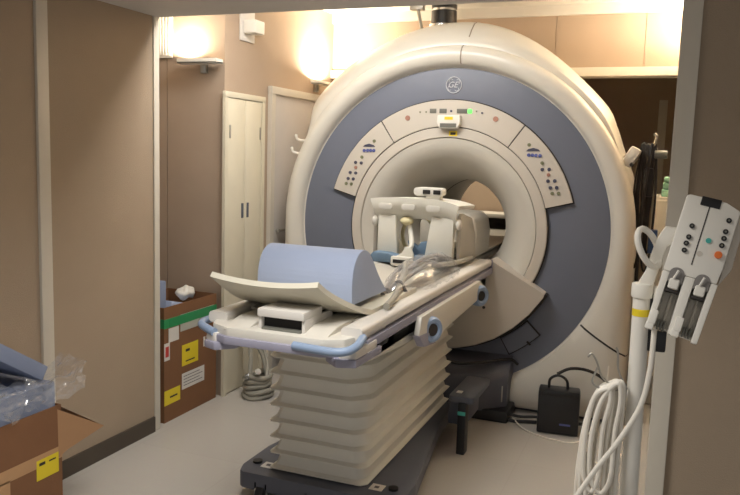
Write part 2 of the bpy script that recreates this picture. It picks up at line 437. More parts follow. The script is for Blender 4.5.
# control panels on the upper arc
def sector(r0, r1, y0, y1, a0, a1):
    return lathe([(r0, y1), (r0, y0+.003), (r0+.003, y0), (r1-.003, y0), (r1, y0+.003), (r1, y1)], a0, a1, n=max(8, int((a1-a0)/1.5)), cz=CZ, closed_prof=True)
part('panel_gasket', mri, M_gap, sector(.628, .800, .006, .03, 14.4, 164.6))
pl_ = part('control_panel', mri, M_panel, sector(.634, .794, -.004, .03, 124.3, 164))
pt_ = part('control_panel', mri, M_panel, sector(.634, .794, -.004, .03, 54.6, 123.7))
pr_ = part('control_panel', mri, M_panel, sector(.634, .794, -.004, .03, 15, 54))
def dot(x, z, r, m, parent, name='button', y=-.004, d=.005):
    part(name, parent, m, cyl((x, y+.001, CZ+z), (x, y-d, CZ+z), r, n=14))
Lb = [(-0.488, 0.533), (-0.555, 0.471), (-0.532, 0.472), (-0.511, 0.473), (-0.489, 0.473), (-0.57, 0.429), (-0.613, 0.393), (-0.573, 0.391), (-0.611, 0.361), (-0.649, 0.327), (-0.61, 0.325), (-0.662, 0.288), (-0.626, 0.286), (-0.675, 0.255), (-0.639, 0.253)]
mm = [M_dotg, M_dotb, M_dotb, M_dotb, M_dotb, M_dotg, M_dot, M_dot, M_rose, M_dot, M_dot, M_dot, M_dot, M_dotg, M_dotg]
for sgn, pp in ((1, pl_), (-1, pr_)):
    for (x, z), m in zip(Lb, mm):
        dot(sgn*x+(0.008 if sgn < 0 else 0), z, .0105, m, pp)
    x0 = -.522*sgn
    part('arc_mark', pp, M_dot, prism([(x0-.042, CZ+.496), (x0+.042, CZ+.496), (x0+.03, CZ+.508), (x0, CZ+.516), (x0-.03, CZ+.508)], 'y', -.007, -.003))
# display strip, lamp, knobs
for a, b in ((-.126, -.084), (-.064, -.018), (.046, .112)):
    part('display', pt_, M_lcd, box(a, b, -.007, -.003, CZ+.712, CZ+.740, .002))
part('indicator_light', pt_, M_led, box(.116, .140, -.008, -.003, CZ+.714, CZ+.738, .003), label='small lit green indicator')
for x, z, r, m in ((.011, .726, .007, M_dot), (-.188, .718, .005, M_dotg), (-.149, .719, .005, M_dotg), (.204, .716, .006, M_dot), (.168, .726, .004, M_dotg)):
    dot(x, z, r, m, pt_)
dot(-.268, .681, .016, M_rose, pt_, 'knob'); dot(.288, .681, .016, M_rose, pt_, 'knob')
al = part('alignment_light', pt_, M_white, prism([(-.064, CZ+.70), (.076, CZ+.70), (.080, CZ+.655), (.062, CZ+.62), (-.050, CZ+.62), (-.068, CZ+.655)], 'y', -.045, -.003, .006))
part('warning_label', al, M_yel, box(-.018, .034, -.047, -.044, CZ+.672, CZ+.69))
part('lens', al, M_lcd, box(-.045, .057, -.047, -.044, CZ+.626, CZ+.650))
wl = part('warning_label', mri, M_yel, box(.002, .054, -.004, 0, CZ+.575, CZ+.606))
part('label_print', wl, M_gap, box(.012, .044, -.005, -.003, CZ+.582, CZ+.598))
# round monogram logo on the ring
lx, lz, ly = .015, CZ+.885, .014
def arc_tube(r, a0, a1, t, cx=lx, cz=lz): return tube([(cx+r*math.cos(D2R(a)), ly, cz+r*math.sin(D2R(a))) for a in range(a0, a1+1, max(4, (a1-a0)//12))], t, 6)
lg = [tube([(lx+.048*math.cos(2*PI*i/40), ly, lz+.048*math.sin(2*PI*i/40)) for i in range(40)], .0026, 6, closed=True, smooth=False)]
for q in range(4):
    a = D2R(q*90+38); lg.append(arc_tube(.013, q*90-60, q*90+130, .0016, lx+.030*math.cos(a), lz+.030*math.sin(a)))
lg.append(text_bm('GE', .05, .002, (lx-.008, ly, lz), shear=.35))
part('round_logo', mri, M_logo, *lg, label='round silver GE monogram')
# seams in the covers
def seam_strip(prof, a, m=M_seam, w=.004, lift=.0015, name='cover_seam'):
    rows = []
    a = D2R(a)
    P = [Vector(ring_pt(r, y, a)) for r, y in prof]
    tdir = Vector((-math.sin(a), 0, math.cos(a)))
    rr = []
    for i, p in enumerate(P):
        t = P[min(i+1, len(P)-1)]-P[max(i-1, 0)]
        n = t.cross(tdir).normalized()
        if n.y > 0 and abs(n.y) > .5: n = -n
        rad = Vector((math.cos(a), 0, math.sin(a)))
        if abs(n.y) <= .5 and n.dot(rad) < 0: n = -n
        p = p+n*lift
        rr.append([p-tdir*w/2, p+tdir*w/2])
    part(name, mri, m, grid_surface(rr), ang=60)
for a in (86.5,):
    seam_strip(bezel_prof(D2R(a))[1:], a, w=.008); seam_strip(shell_prof(D2R(a))[2:8], a-1, w=.008)
for a in (-31, 211):
    seam_strip(bezel_prof(D2R(a))[1:], a, M_gap, w=.011)
# dock cover: fan-shaped housing under the bore
def fan():
    top = []
    for t in range(13):
        u = t/12
        x = [.645, .54, .43, .335, .328, .28, 0, -.28, -.328, -.335, -.43, -.54, -.645][t]
        ax = abs(x)
        z = -.215+.065*max(0, (ax-.27)/.06) if ax < .33 else -.15-(ax-.33)/.315*.19
        yy = -.125 if ax < .34 else -.125+(ax-.34)/.305*.06
        top.append(Vector((x, yy, CZ+z)))
    bot = []
    for t in range(13):
        a = D2R(-30-120*t/12); r = .735+.0*t
        x, z = r*math.cos(a), r*math.sin(a)
        ax = abs(x)
        bot.append(Vector((x, -.115 if ax < .36 else -.115+(ax-.36)/.28*.05, CZ+z)))
    rows = []
    for t in range(13):
        A = top[t]; B = bot[t]
        col = [Vector((A.x, .03, A.z)), Vector((A.x, A.y+.012, A.z))]
        for k in range(9):
            w = k/8; p = A.lerp(B, .015+.97*w)
            p.y += .0
            col.append(p)
        col += [Vector((B.x, B.y+.014, B.z)), Vector((B.x, .03, B.z))]
        rows.append(col)
    bm = grid_surface(rows)
    bm.verts.ensure_lookup_table(); n = len(rows[0])
    bm.faces.new([bm.verts[i] for i in range(n)]); bm.faces.new([bm.verts[12*n+i] for i in range(n)][::-1])
    bmesh.ops.recalc_face_normals(bm, faces=bm.faces)
    return bm
dc = part('dock_cover', mri, M_panel, fan(), ang=18)
part('cover_gasket', mri, M_gap, sector(.725, .748, -.045, .03, 208, 332))
part('cover_screw', dc, M_gap, cyl((.30, -.126, .655), (.30, -.120, .655), .009, n=12))
hp = sector(.752, .872, .006, .03, 300.5, 316)
part('hatch_outline', mri, M_gap, hp)
ht = part('access_hatch', mri, M_ring, sector(.758, .866, .001, .03, 301, 315.5))
part('hatch_latch', ht, M_gap, box(.545, .575, -.004, .002, CZ-.668, CZ-.655, .002, rot=Matrix.Rotation(D2R(40), 3, 'Y')))
# charcoal docking base between magnet and table
rows = []
for t in range(17):
    u = -1+2*t/16
    x = .47*u
    front = -.36*math.sqrt(max(0, 1-u**2*.80))+.02
    rows.append([Vector((x, .03, .06)), Vector((x, front, .06)), Vector((x, front, .22)), Vector((x, front+.03, .27)), Vector((x, front*.4, .32)), Vector((x, .03, .345))])
bm = grid_surface(rows); bm.verts.ensure_lookup_table()
bm.faces.new([bm.verts[i] for i in range(6)]); bm.faces.new([bm.verts[96+i] for i in range(6)][::-1])
bmesh.ops.recalc_face_normals(bm, faces=bm.faces)
db = part('docking_base', mri, M_dgrey, bm)
part('docking_foot', db, M_black, box(-.5, .5, -.25, .02, .0, .07, .01))
for x in (-.40, .40):
    part('docking_latch', db, M_steel, cyl((x-.02, -.15, .09), (x+.03, -.15, .09), .03), box(x-.03, x+.05, -.17, -.13, .10, .20, .004))
part('docking_cable', db, M_rubber, tube([(.12, -.33, .36), (.22, -.27, .335), (.34, -.17, .335), (.46, -.06, .34), (.50, .0, .30)], .009))
part('plinth', mri, M_dgrey, box(-1.06, 1.06, .05, 1.6, 0, .035))
# hooks at left, port block at right
for dx, dz in ((-1.045, .525), (-1.075, .44)):
    part('coat_hook', mri, M_white, tube([(dx+.04, .06, CZ+dz), (dx+.0, .05, CZ+dz+.003), (dx-.018, .04, CZ+dz+.012), (dx-.022, .035, CZ+dz+.030)], .0085, 8), ball((dx-.022, .035, CZ+dz+.033), .011, n=10))
part('release_knob', mri, M_white, ball((-.935, .05, CZ+.675), .022, (1, .6, .8), n=12))
part('port_block', mri, M_ivory, box(1.035, 1.10, .05, .20, CZ+.42, CZ+.54, .02, rot=Matrix.Rotation(D2R(28), 3, 'Y')), label='small connector block on the right shoulder')
part('port', mri, M_gap, cyl((1.075, .06, CZ+.44), (1.075, .04, CZ+.435), .012, n=12))
# quench pipe on top
qp = part('quench_pipe', mri, M_black, cyl((-.245, .62, 2.34), (-.245, .62, 2.54), .088, n=40), cyl((-.245, .62, 2.556), (-.245, .62, 2.58), .088, n=40))
part('pipe_band', qp, M_chrome, cyl((-.245, .62, 2.53), (-.245, .62, 2.56), .082, n=40), cyl((-.245, .62, 2.575), (-.245, .62, 2.62), .084, n=40))
part('pipe_flange', qp, M_chrome, cyl((-.245, .60, 2.30), (-.245, .60, 2.445), .097, n=40))
solo('ceiling_bracket', 'thin metal strut hanging from the ceiling beside the black pipe', 'bracket', M_steel, box(-.045, .045, -.03, .03, -.10, 0, .003), tube([(0, 0, -.08), (.03, 0, -.20), (.045, -.02, -.26)], .012, 8), loc=(-1.66, 4.95, 2.62))

# ================================================================== PATIENT TABLE
TX = -1.245; BX = -.07
tb = thing('patient_table', 'long patient table on cream bellows docked to the scanner', 'patient table', (TX, 0, 0))
part('base_plate', tb, M_dgrey, prism([(-.475, 2.86), (-.455, 2.80), (-.43, 2.785), (.25, 2.785), (.29, 2.80), (.315, 2.85), (.315, 3.0), (.20, 3.75), (.18, 4.14), (-.33, 4.14), (-.36, 3.75), (-.475, 3.1)], 'z', .045, .125, .012))
for x in (-.42, .245):
    part('foot_button', tb, M_black, cyl((x, 2.90, .124), (x, 2.90, .135), .022, n=18))
for x in (-.355, .175):
    sp = part('base_sticker', tb, M_paper, box(x-.03, x+.03, 2.86, 2.92, .125, .1265))
    part('sticker_print', sp, M_ink, box(x-.012, x+.008, 2.88, 2.90, .1265, .1272))
for x in (-.34, -.09, .2):
    c = part('caster', tb, M_rubber, cyl((x-.02, 2.80, .035), (x+.02, 2.80, .035), .035, n=24, bev=.006))
    part('caster_fork', c, M_chrome, box(x-.03, x-.022, 2.785, 2.83, .03, .085), box(x+.022, x+.03, 2.785, 2.83, .03, .085), cyl((x-.032, 2.80, .035), (x+.032, 2.80, .035), .008, n=12))
for x in (-.25, .1):
    c = part('caster', tb, M_rubber, cyl((x-.02, 4.02, .035), (x+.02, 4.02, .035), .035, n=24, bev=.006))
# bellows with chamfered front corners
def bell():
    rows = []; N = 9; zb, zt = .125, .80
    def outline(z, o):
        f = (z-zb)/(zt-zb); wl = -.315-.005*f; wr = .112+.015*f
        ch = .03+.10*f; y0 = 2.875-.05*f; y1 = 4.14
        xl, xr = wl-o, wr+o; y0 -= o; y1 += o
        k = 3
        pts = [(xl, y1), (xl, y0+ch*.5), (xl+ch*.12, y0+ch*.2), (xl+ch*.4, y0), (xr-ch, y0), (xr-ch*.72, y0+ch*.1), (xr-ch*.12, y0+ch*.75), (xr, y0+ch*1.1), (xr, y1)]
        return [Vector((a, b, z)) for a, b in pts]
    for i in range(N):
        z0 = zb+(zt-zb)*i/N; dz = (zt-zb)/N
        for fr, o in ((0, -.013), (.05, .012), (.10, .022), (.16, .021), (.30, .0), (.92, -.013)):
            rows.append(outline(z0+dz*fr, o))
    rows.append(outline(zt, -.004))
    bm = grid_surface(rows, closed_u=True)
    bmesh.ops.recalc_face_normals(bm, faces=bm.faces)
    return bm
part('bellows', tb, M_bell, bell(), ang=28)
# frame under the top
part('under_frame', tb, M_ivory, box(-.28, .28, 2.50, 4.35, .795, .875, .01))
part('belly_pan', tb, M_ivory, prism([(2.46, .86), (2.46, .82), (2.60, .79), (3.0, .765), (4.22, .765), (4.34, .80), (4.34, .86)], 'x', -.28, .28, .008))
# rails
for s in (-1, 1):
    x0, x1 = (.225, .305) if s > 0 else (-.315, -.235)
    rl = part('side_rail', tb, M_tblw, prism(rrect(x0, x1, .91, .952, .014, 3), 'y', 2.34, 4.36, 0))
    part('rail_stripe', rl, M_lav, box(min(s*.24, s*.311), max(s*.24, s*.311), 2.38, 4.36, .868, .902, .004), label='lavender strip along the rail')
    part('rail_end_cap', rl, M_lav, box(min(s*.24, s*.31), max(s*.24, s*.31), 4.36, 4.376, .868, .95, .004))
# cradle top (concave), runs into the bore
rows = []
for y, w in ((2.5, .23), (3.0, .23), (3.6, .23), (4.2, .23), (4.36, .225), (4.5, .19), (5.2, .18), (6.0, .18)):
    rows.append([(x-.035*(y > 4.4), y, .912+.025*(x/.23)**2) for x in [w*(-1+.2*i) for i in range(11)]])
ct = part('cradle_top', tb, M_coilg, sheet(rows, .012))
for y in [2.98+.055*i for i in range(10)]:
    part('cradle_groove', ct, M_seam, sheet([[(x, yy, .9142+.025*(x/.23)**2) for x in [-.2+.05*i for i in range(9)]] for yy in (y, y+.012)], -.0022))
# rail extension inside the bore
for s in (-1, 1):
    part('bore_rail', tb, M_coilg, box(min(s*.10, s*.14), max(s*.10, s*.14), 4.46, 6.0, .88, .91, .005))
# end housing
hull = [(-.295, 2.62), (-.295, 2.36), (-.265, 2.29), (-.18, 2.25), (.19, 2.25), (.26, 2.29), (.29, 2.37), (.29, 2.62)]
en = part('end_housing', tb, M_ivory, prism(hull, 'z', .885, .922, .008))
for q in (-1, 1):
    part('end_slope', en, M_ivory, prism([(2.25, .915), (2.36, .942), (2.62, .95), (2.62, .915)], 'x', min(q*.105, q*.20), max(q*.105, q*.20), .006))
hb = [(-.302, 2.60), (-.302, 2.35), (-.27, 2.28), (-.183, 2.239), (.193, 2.239), (.268, 2.28), (.30, 2.36), (.30, 2.60)]
part('end_bumper', tb, M_lav, prism(hb, 'z', .860, .890, .008))
sl = part('slot_housing', tb, M_tblw, box(-.075, .110, 2.28, 2.43, .968, .998, .006), box(-.075, -.062, 2.29, 2.52, .915, .97, .003), box(.097, .110, 2.29, 2.52, .915, .97, .003))
part('slot', sl, M_shadowbox, box(-.062, .097, 2.31, 2.50, .922, .968))
part('slot_lip', sl, M_lcd, box(-.06, .095, 2.285, 2.32, .915, .93, .003))
# blue handles
part('handle', tb, M_blue, tube([(-.285, 2.50, .905), (-.335, 2.47, .905), (-.355, 2.40, .902), (-.34, 2.33, .90), (-.28, 2.285, .896), (-.24, 2.265, .893)], .015, 12))
part('handle', tb, M_blue, tube([(.09, 2.245, .890), (.16, 2.235, .890), (.25, 2.22, .893), (.295, 2.235, .898), (.312, 2.28, .908), (.305, 2.35, .92)], .015, 12))
for s in (-1, 1):
    k_ = .93 if s > 0 else .84
    part('corner_block', tb, M_tblw, prism([(s*k_*.22, 2.32), (s*k_*.28, 2.255), (s*k_*.335, 2.275), (s*k_*.34, 2.46), (s*k_*.24, 2.46)], 'z', .858, .893, .006))
    part('handle_bracket', tb, M_lav, prism([(s*k_*.20, 2.30), (s*k_*.27, 2.24), (s*k_*.34, 2.265), (s*k_*.345, 2.50), (s*k_*.24, 2.50)], 'z', .832, .862, .008))
    part('bracket_latch', tb, M_black, box(s*.302-.004, s*.302+.006, 2.50, 2.60, .85, .868, .003))
# right (and left) side panels with finger rings
for s in (-1, 1):
    pn = part('side_panel', tb, M_ivory, prism([(2.93, .885), (3.97, .885), (4.10, .83), (4.05, .79), (3.30, .755), (3.18, .735), (2.97, .755), (2.90, .81)], 'x', min(s*.308, s*.334), max(s*.308, s*.334), .008))
    part('panel_bracket', pn, M_ivory, box(min(s*.22, s*.315), max(s*.22, s*.315), 3.1, 3.9, .80, .86, .004))
    for y in (3.06, 3.96):
        z = .805
        rg = part('finger_ring', pn, M_blue, xf(lathe([(.058, -.018), (.050, -.030), (.036, -.030), (.026, -.016), (.026, .018), (.058, .018)], n=32, closed_prof=True), Matrix.Translation((s*.328, y, z)) @ Matrix.Rotation(s*D2R(62), 4, 'Z')))
        part('ring_recess', rg, M_gap, cyl((s*.334, y, z), (s*.348, y-.008, z), .027, n=20))
    part('panel_corner', pn, M_lav, prism([(2.893, .81), (2.965, .748), (3.14, .728), (3.10, .765), (3.02, .80)], 'x', min(s*.304, s*.338), max(s*.304, s*.338), .004))
# rear outriggers by the dock
for s, c0 in ((1, .33), (-1, -.47)):
    orr = part('outrigger', tb, M_dgrey, prism(rrect(c0-.075, c0+.06, 3.70, 4.10, .025), 'z', .275, .31, .008), box(c0-.10 if s > 0 else c0, c0 if s > 0 else c0+.10, 3.80, 4.1, .12, .28, .01))
    part('outrigger_leg', orr, M_black, box(c0-.02, c0+.025, 3.69, 3.76, 0, .28, .008))
    part('outrigger_clip', orr, M_teal, box(c0-.018, c0+.022, 3.684, 3.692, .215, .235, .002))
    part('outrigger_sticker', orr, M_paper, box(c0-.05, c0-.02, 3.76, 3.80, .31, .3115))

# ================================================================== THINGS ON THE TABLE
# curved leg rest
rows = []
for i in range(15):
    u = i/14
    # centre line: flat on the cradle, curling up at the near end
    if u < .55:
        y = 3.12-(3.12-2.60)*u/.55; z = .962
    else:
        w = (u-.55)/.45
        y = 2.60-.32*w; z = .962+.15*w**1.4
    hw = .262-.05*sstep(u, .55, 1); cx = -.02-.03*sstep(u, .55, 1)
    row = []
    for j in range(13):
        q = -1+2*j/12
        row.append((TX+cx+q*hw, y, z+.010*q*q*(1-u)-.018*(1-q*q)*sstep(u, .5, 1)))
    rows.append(row)
solo('leg_rest', 'cream curved leg rest curling up over the near end of the table', 'leg rest', M_cream, sheet(rows, .020), ang=50)
# foam bolster (rounded prism)
prof = [(2.54, 0), (2.534, .08), (2.545, .14), (2.572, .182), (2.61, .204), (2.65, .208), (2.692, .196), (2.735, .163), (2.795, .10), (2.855, .045), (2.91, 0)]
solo('foam_bolster', 'pale blue rounded foam wedge lying across the cream leg rest', 'foam wedge', M_foam, prism([(p.x+.005, .984+p.y*.955) for p in smooth_pts([(a, b, 0) for a, b in prof], 3)], 'x', TX-.225, TX+.178, .003, 2), ang=40)
# head coil
hc = thing('head_coil', 'ivory open head coil frame with blue pads on the table', 'head coil', (-1.305, 3.95, .94))
def arch(xs, y0, y1, zt, drop, th):
    return None
bar = []
for y in (0, .05, .12, .22, .30):
    f = y/.30
    bar.append([(x+.02*f, y, .375-.03*(abs(x)/.255)**3*(1 if x > 0 else .4)-.01*f) for x in [-.255+.51*i/16 for i in range(17)]])
tp = part('top_bar', hc, M_coil, sheet(bar, -.02))
fr = []
for k in range(7):
    w = k/6; hw = .258-.04*w
    fr.append([(q*hw+.01*w, .0+.055*w-.02*math.sin(PI*w), .372-.03*abs(q)**3*(1 if q > 0 else .4)-.115*w-.03*w*abs(q)**2) for q in [-1+2*i/20 for i in range(21)]])
part('front_visor', hc, M_coil, sheet(fr, .018))
for cx, w in ((-.165, .040), (-.03, .040), (.115, .042)):
    part('visor_recess', hc, M_white, prism(rrect(cx-w, cx+w, .305-.1*max(0, cx)**2, .340-.1*max(0, cx)**2, .015, 5), 'y', -.004, .02, .003), label='bright oval recess in the visor')
for x0, x1 in ((-.215, -.085), (.105, .25)):
    t0, t1 = (x0+.015, x1-.012) if x0 < 0 else (x0+.015, x1-.005)
    part('pillar', hc, M_coil, prism([(x0, .045), (x1-.005, .045), (t1-.01, .275), (t0-.012, .275)] if x0 < 0 else [(x0-.04, .03), (x1-.02, .03), (x1-.02, .275), (t0-.02, .275)], 'y', .012, .065, .012))
for s, x in ((-1, -.236), (1, .255)):
    part('side_knob', hc, M_white, ball((x, .03, .235 if s < 0 else .24), .026, (.7, 1, 1.2), n=14))
part('coil_shell', hc, M_coil, sheet([[(.245*math.cos(a), y, .165+.165*math.sin(a)) for a in [D2R(t) for t in range(150, 391, 10)]] for y in (.10, .16, .28, .38)], .012))
for x in (.235, -.258):
    part('side_cheek', hc, M_coilg, prism([(.06, .03), (.42, .02), (.42, .15), (.32, .26), (.10, .30), (.06, .28)], 'x', x, x+.025, .01))
part('rear_hoop', hc, M_coily, tube([(-.02+.10*math.cos(D2R(t)), .18, .15+.115*math.sin(D2R(t))) for t in range(0, 360, 20)], .012, 8, closed=True))
part('head_pad', hc, M_pad, prism([(-.225, .012), (-.055, .012), (-.055, .05), (-.12, .065), (-.21, .068), (-.23, .045)], 'y', -.06, .03, .01), label='slate blue front pad')
part('head_pad', hc, M_pad, prism([(.0, .01), (.20, .01), (.19, .045), (.13, .062), (.0, .055)], 'y', -.05, .03, .01), label='slate blue front pad')
part('neck_pad', hc, M_pad, prism([(-.01, .05), (.07, .05), (.115, .14), (.04, .13), (.02, .10), (-.04, .135)], 'y', .03, .09, .008), label='dark blue wedge pad')
st = part('centre_post', hc, M_coil, tube([(-.035, .04, .23), (-.015, .02, .17), (.0, -.01, .11), (-.02, -.035, .06)], .014, 10), prism([(-.085, .045), (.03, .045), (.03, .07), (.012, .11), (-.02, .11), (-.035, .075)], 'y', -.065, -.045, .006))
part('post_cap', st, M_coily, ball((-.045, .03, .243), .034, (1.15, .8, .7), n=18))
cp = part('connector_plate', hc, M_white, box(-.095, .03, -.085, -.055, .0, .055, .01))
part('connector_slot', cp, M_shadowbox, box(-.08, .015, -.088, -.083, .018, .038, .003))
mb = part('mirror_box', hc, M_white, prism(rrect(-.01, .155, .388, .435, .02, 5), 'y', .02, .11, .006))
part('mirror_window', mb, M_shadowbox, box(.045, .088, .014, .022, .400, .424, .004))
part('mirror_window', mb, M_shadowbox, box(.105, .147, .014, .022, .400, .424, .004))
part('mirror_mount', mb, M_white, box(.06, .14, .03, .10, .365, .405, .006))
# posterior coil housing further in
ph = thing('coil_housing', 'grey-beige rounded coil housing sitting inside the bore mouth', 'coil', (-1.265, 4.45, .94))
part('shell', ph, M_coilg, prism([(-.16, 0), (.20, 0), (.205, .15), (.19, .23), (.15, .265), (.0, .275), (-.12, .265), (-.16, .20)], 'y', .0, .38, .02, 3))
part('cover_plate', ph, M_coilg, box(-.02, .10, -.004, .004, .15, .22, .003))
part('shoulder', ph, M_coilg, box(.06, .20, -.12, .02, 0, .10, .025, 3))
# cables in a plastic bag, lying along the right rail
cb = thing('cable_bundle', 'tangled grey cables in a clear plastic bag on the table edge', 'cable bundle', (-1.03, 3.3, .955))
random.seed(3)
for i in range(5):
    pts = []
    for k in range(9):
        u = k/8
        w = math.sin(PI*u)
        pts.append((-.02-.02*i*w*.9+.05*math.sin(3*u+i*2.1)*w-.03, -.36+1.10*u+.05*math.sin(7*u+i), .012+.012*(i % 2)+w*(.045+.03*math.sin(5*u+i*1.7))+.0))
    part('cable', cb, M_cabg, tube(pts, .011-.001*(i % 3), 10))
part('cable', cb, M_hoseg, tube([(.05, -.62, .012), (.02, -.45, .014), (-.01, -.30, .03), (-.05, -.12, .07), (-.09, .02, .09), (-.07, .2, .06), (.0, .45, .04), (.01, .9, .02)], .014, 10))
part('cable_strap', cb, M_black, tube([(-.08, -.22, .02), (-.02, -.27, .05), (.02, -.30, .015)], .008, 8))
rows = []
for i in range(26):
    u = i/25; r = []
    for j in range(13):
        v = j/12; a = PI*v
        w = math.sin(PI*min(1, u*1.05+.02))**.6
        p = Vector((-.02+.12*w*math.cos(a), -.38+1.02*u, .008+.11*w*math.sin(a)))
        n = noise.noise_vector(p*14)*.022+noise.noise_vector(p*37)*.010
        r.append(p+Vector((n.x, n.y, abs(n.z))))
    rows.append(r)
part('plastic_bag', cb, M_wrap, grid_surface(rows), ang=180)

# ================================================================== LEFT SIDE
# tall cardboard box in the recess
def carton(name, label, x0, x1, y0, y1, h, loc=(0, 0, 0)):
    t = thing(name, label, 'cardboard box', loc)
    th = .006
    part('box_wall', t, M_card, box(x0, x1, y0, y0+th, 0, h), box(x0, x1, y1-th, y1, 0, h), box(x0, x0+th, y0+th, y1-th, 0, h), box(x1-th, x1, y0+th, y1-th, 0, h), box(x0+th, x1-th, y0+th, y1-th, 0, th))
    return t
c1 = carton('cardboard_box', 'tall brown cardboard box with green tape by the left corner', 0, .36, 0, .52, .665, (-2.91, 3.385, 0))
part('green_tape', c1, M_green, box(.3598, .3612, -.001, .521, .545, .598), box(-.001, .361, -.0012, .0002, .548, .60))
lb = part('label', c1, M_yel, box(.3598, .3615, .165, .325, .29, .415), label='yellow square sticker')
part('label_print', lb, M_gap, box(.3615, .362, .20, .24, .37, .385), box(.3615, .362, .20, .29, .31, .318))
lb = part('label', c1, M_paper, box(.3598, .3615, .165, .39, .15, .245), label='white address sticker')
part('label_print', lb, M_ink, *[box(.3615, .362, .18, .37-.03*(i % 2), .17+.018*i, .174+.018*i) for i in range(4)])
lb = part('label', c1, M_yel, box(.3598, .3615, -.0, .147, .10, .185), label='yellow strip sticker at the foot')
part('label_print', lb, M_gap, box(.3615, .362, .05, .12, .135, .145))
lb = part('label', c1, M_paper, box(.3598, .3615, 0, .05, .36, .46), label='white and red corner sticker')
part('label_print', lb, M_red, box(.3615, .362, .01, .04, .38, .44))
part('label', c1, M_paper, box(.3598, .3615, .04, .135, .46, .54), label='white paper sticker under the tape')
lb = part('label', c1, M_paper, box(.3598, .3615, .38, .49, .36, .42), label='small pale print marks')
part('label_print', lb, M_card, *[box(.3615, .362, .40+.03*i, .41+.03*i, .36, .42) for i in range(3)])
lb = part('label', c1, mat('grey_plastic_sheet', (176, 176, 168), rough=.4), box(.3598, .361, .15, .49, .50, .60), label='greyish plastic sleeve')
part('green_tape', c1, M_green, box(.3612, .3622, .05, .521, .545, .592))
for i, (m, tl, bx) in enumerate(((M_foamd, 'grey-blue foam slab standing upright in the tall box, nearest the corner', box(.22, .30, .02, .10, .01, .80, .006)), (M_foam, 'pale blue foam slab lying slanted inside the tall cardboard box', box(.02, .30, .14, .42, .58, .64, .006, rot=Matrix.Rotation(D2R(-14), 3, 'X'))))):
    solo('foam_slab', tl, 'foam slab', m, bx, loc=(-2.91, 3.385, .0), group='foam slabs in the tall box')
rows = []
for i in range(13):
    r = []
    for j in range(16):
        a = PI*i/12; b = 2*PI*j/16
        p = Vector((.055*math.sin(a)*math.cos(b), .07*math.sin(a)*math.sin(b), .04*math.cos(a)))
        p += noise.noise_vector(p*26)*.028
        r.append(p)
    rows.append(r)
solo('crumpled_bag', 'crumpled white plastic bag on top of the tall cardboard box', 'bag', M_white, grid_surface(rows, closed_u=True), loc=(-2.70, 3.80, .672), ang=180)

# coiled grey hoses on the floor behind the box
hs = thing('suction_hose', 'heap of grey tubing on the floor beside the tall box', 'hose', (-2.33, 4.05, 0))
part('tubing_coil', hs, M_hoseg, *[tube([(.085*math.cos(2*PI*i/14)*(1-.06*k)+.01*math.sin(k*2), .10*math.sin(2*PI*i/14)*(1-.04*k), .018+.03*k+.006*math.sin(i+k)) for i in range(14)], .016, 8, closed=True) for k in range(5)])
part('hose_end', hs, M_hoseg, tube([(.05, .02, .15), (.0, .05, .26), (-.08, .06, .36), (-.10, .05, .46)], .016, 8), tube([(-.03, -.05, .15), (-.06, .0, .30), (-.12, .04, .48)], .014, 8), tube([(.07, -.02, .12), (.04, .04, .22), (-.04, .07, .38)], .012, 8))
part('hose_fitting', hs, M_chrome, cyl((.02, -.06, .16), (.05, -.09, .19), .02, n=16), cyl((-.05, -.08, .13), (-.02, -.10, .15), .018, n=16))

# large open box in the left foreground
c2 = carton('cardboard_box', 'open cardboard box at lower left holding wrapped grey-blue foam', 0, .32, 0, .62, .516, (-2.52, 1.636, 0))
part('box_flap', c2, M_cardi, prism([(.003, .50), (.315, .50), (.29, .49), (.20, .42), (.02, .44)], 'y', .62, .626) if False else grid_surface([[(.005, .62, .505), (.32, .62, .505)], [(.02, .70, .46), (.385, .76, .40)], [(.04, .78, .42), (.40, .775, .39)]]), grid_surface([[(.32, .60, .50), (.40, .775, .388)], [(.322, .60, .30), (.33, .64, .32)]]) , label='open flap, paler inside', ang=180)
tpb = part('packing_tape', c2, M_tape, box(.3198, .3212, .0, .621, .295, .345), box(.3198, .3212, .30, .36, 0, .30))
lb = part('label', c2, M_yel, box(.3198, .3216, .487, .60, .243, .325), label='yellow rectangular sticker')
part('label_print', lb, M_gap, box(.3216, .3222, .50, .53, .30, .312))
part('label_print', lb, M_gap, box(.3216, .3222, .55, .585, .302, .308))
solo('foam_slab', 'thick grey-blue foam block filling the open foreground box', 'foam slab', M_foamd, box(.012, .308, .012, .606, .30, .615, .012), loc=(-2.52, 1.636, 0))
solo('foam_slab', 'blue foam pad lying at a tilt on the block in the foreground box', 'foam slab', M_foamd, box(.0, .27, -.46, 0, -.01, .05, .008), loc=(-2.50, 2.20, .632), rot=(D2R(-33), 0, 0))
rows = []
for i in range(30):
    r = []
    for j in range(36):
        u = i/29; v = j/35
        y = .02+.63*v
        x = .30+.03*math.sin(9*v)+(.02 if u > .5 else 0)-.10*(1-u)
        z = .69-.02*u
        # drape over block edge: runs from top to part-way down the side
        s_ = u*.24
        if s_ < .12: x = .22+s_*.9; z = .628+.012*math.sin(12*v)
        else: x = .328+.01*math.sin(14*v); z = .628-(s_-.12)*.75
        if v > .86: x += (v-.86)*.5; z += (v-.86)*.75*(1-u*.5)
        p = Vector((x, y, z)); n = noise.noise_vector(p*18)*.030+noise.noise_vector(p*45)*.016
        r.append(p+Vector((abs(n.x), n.y, n.z)))
    rows.append(r)
solo('plastic_wrap', 'crumpled clear plastic film draped over the foam in the foreground box', 'plastic wrap', M_wrap, grid_surface(rows), loc=(-2.52, 1.636, 0), ang=180)

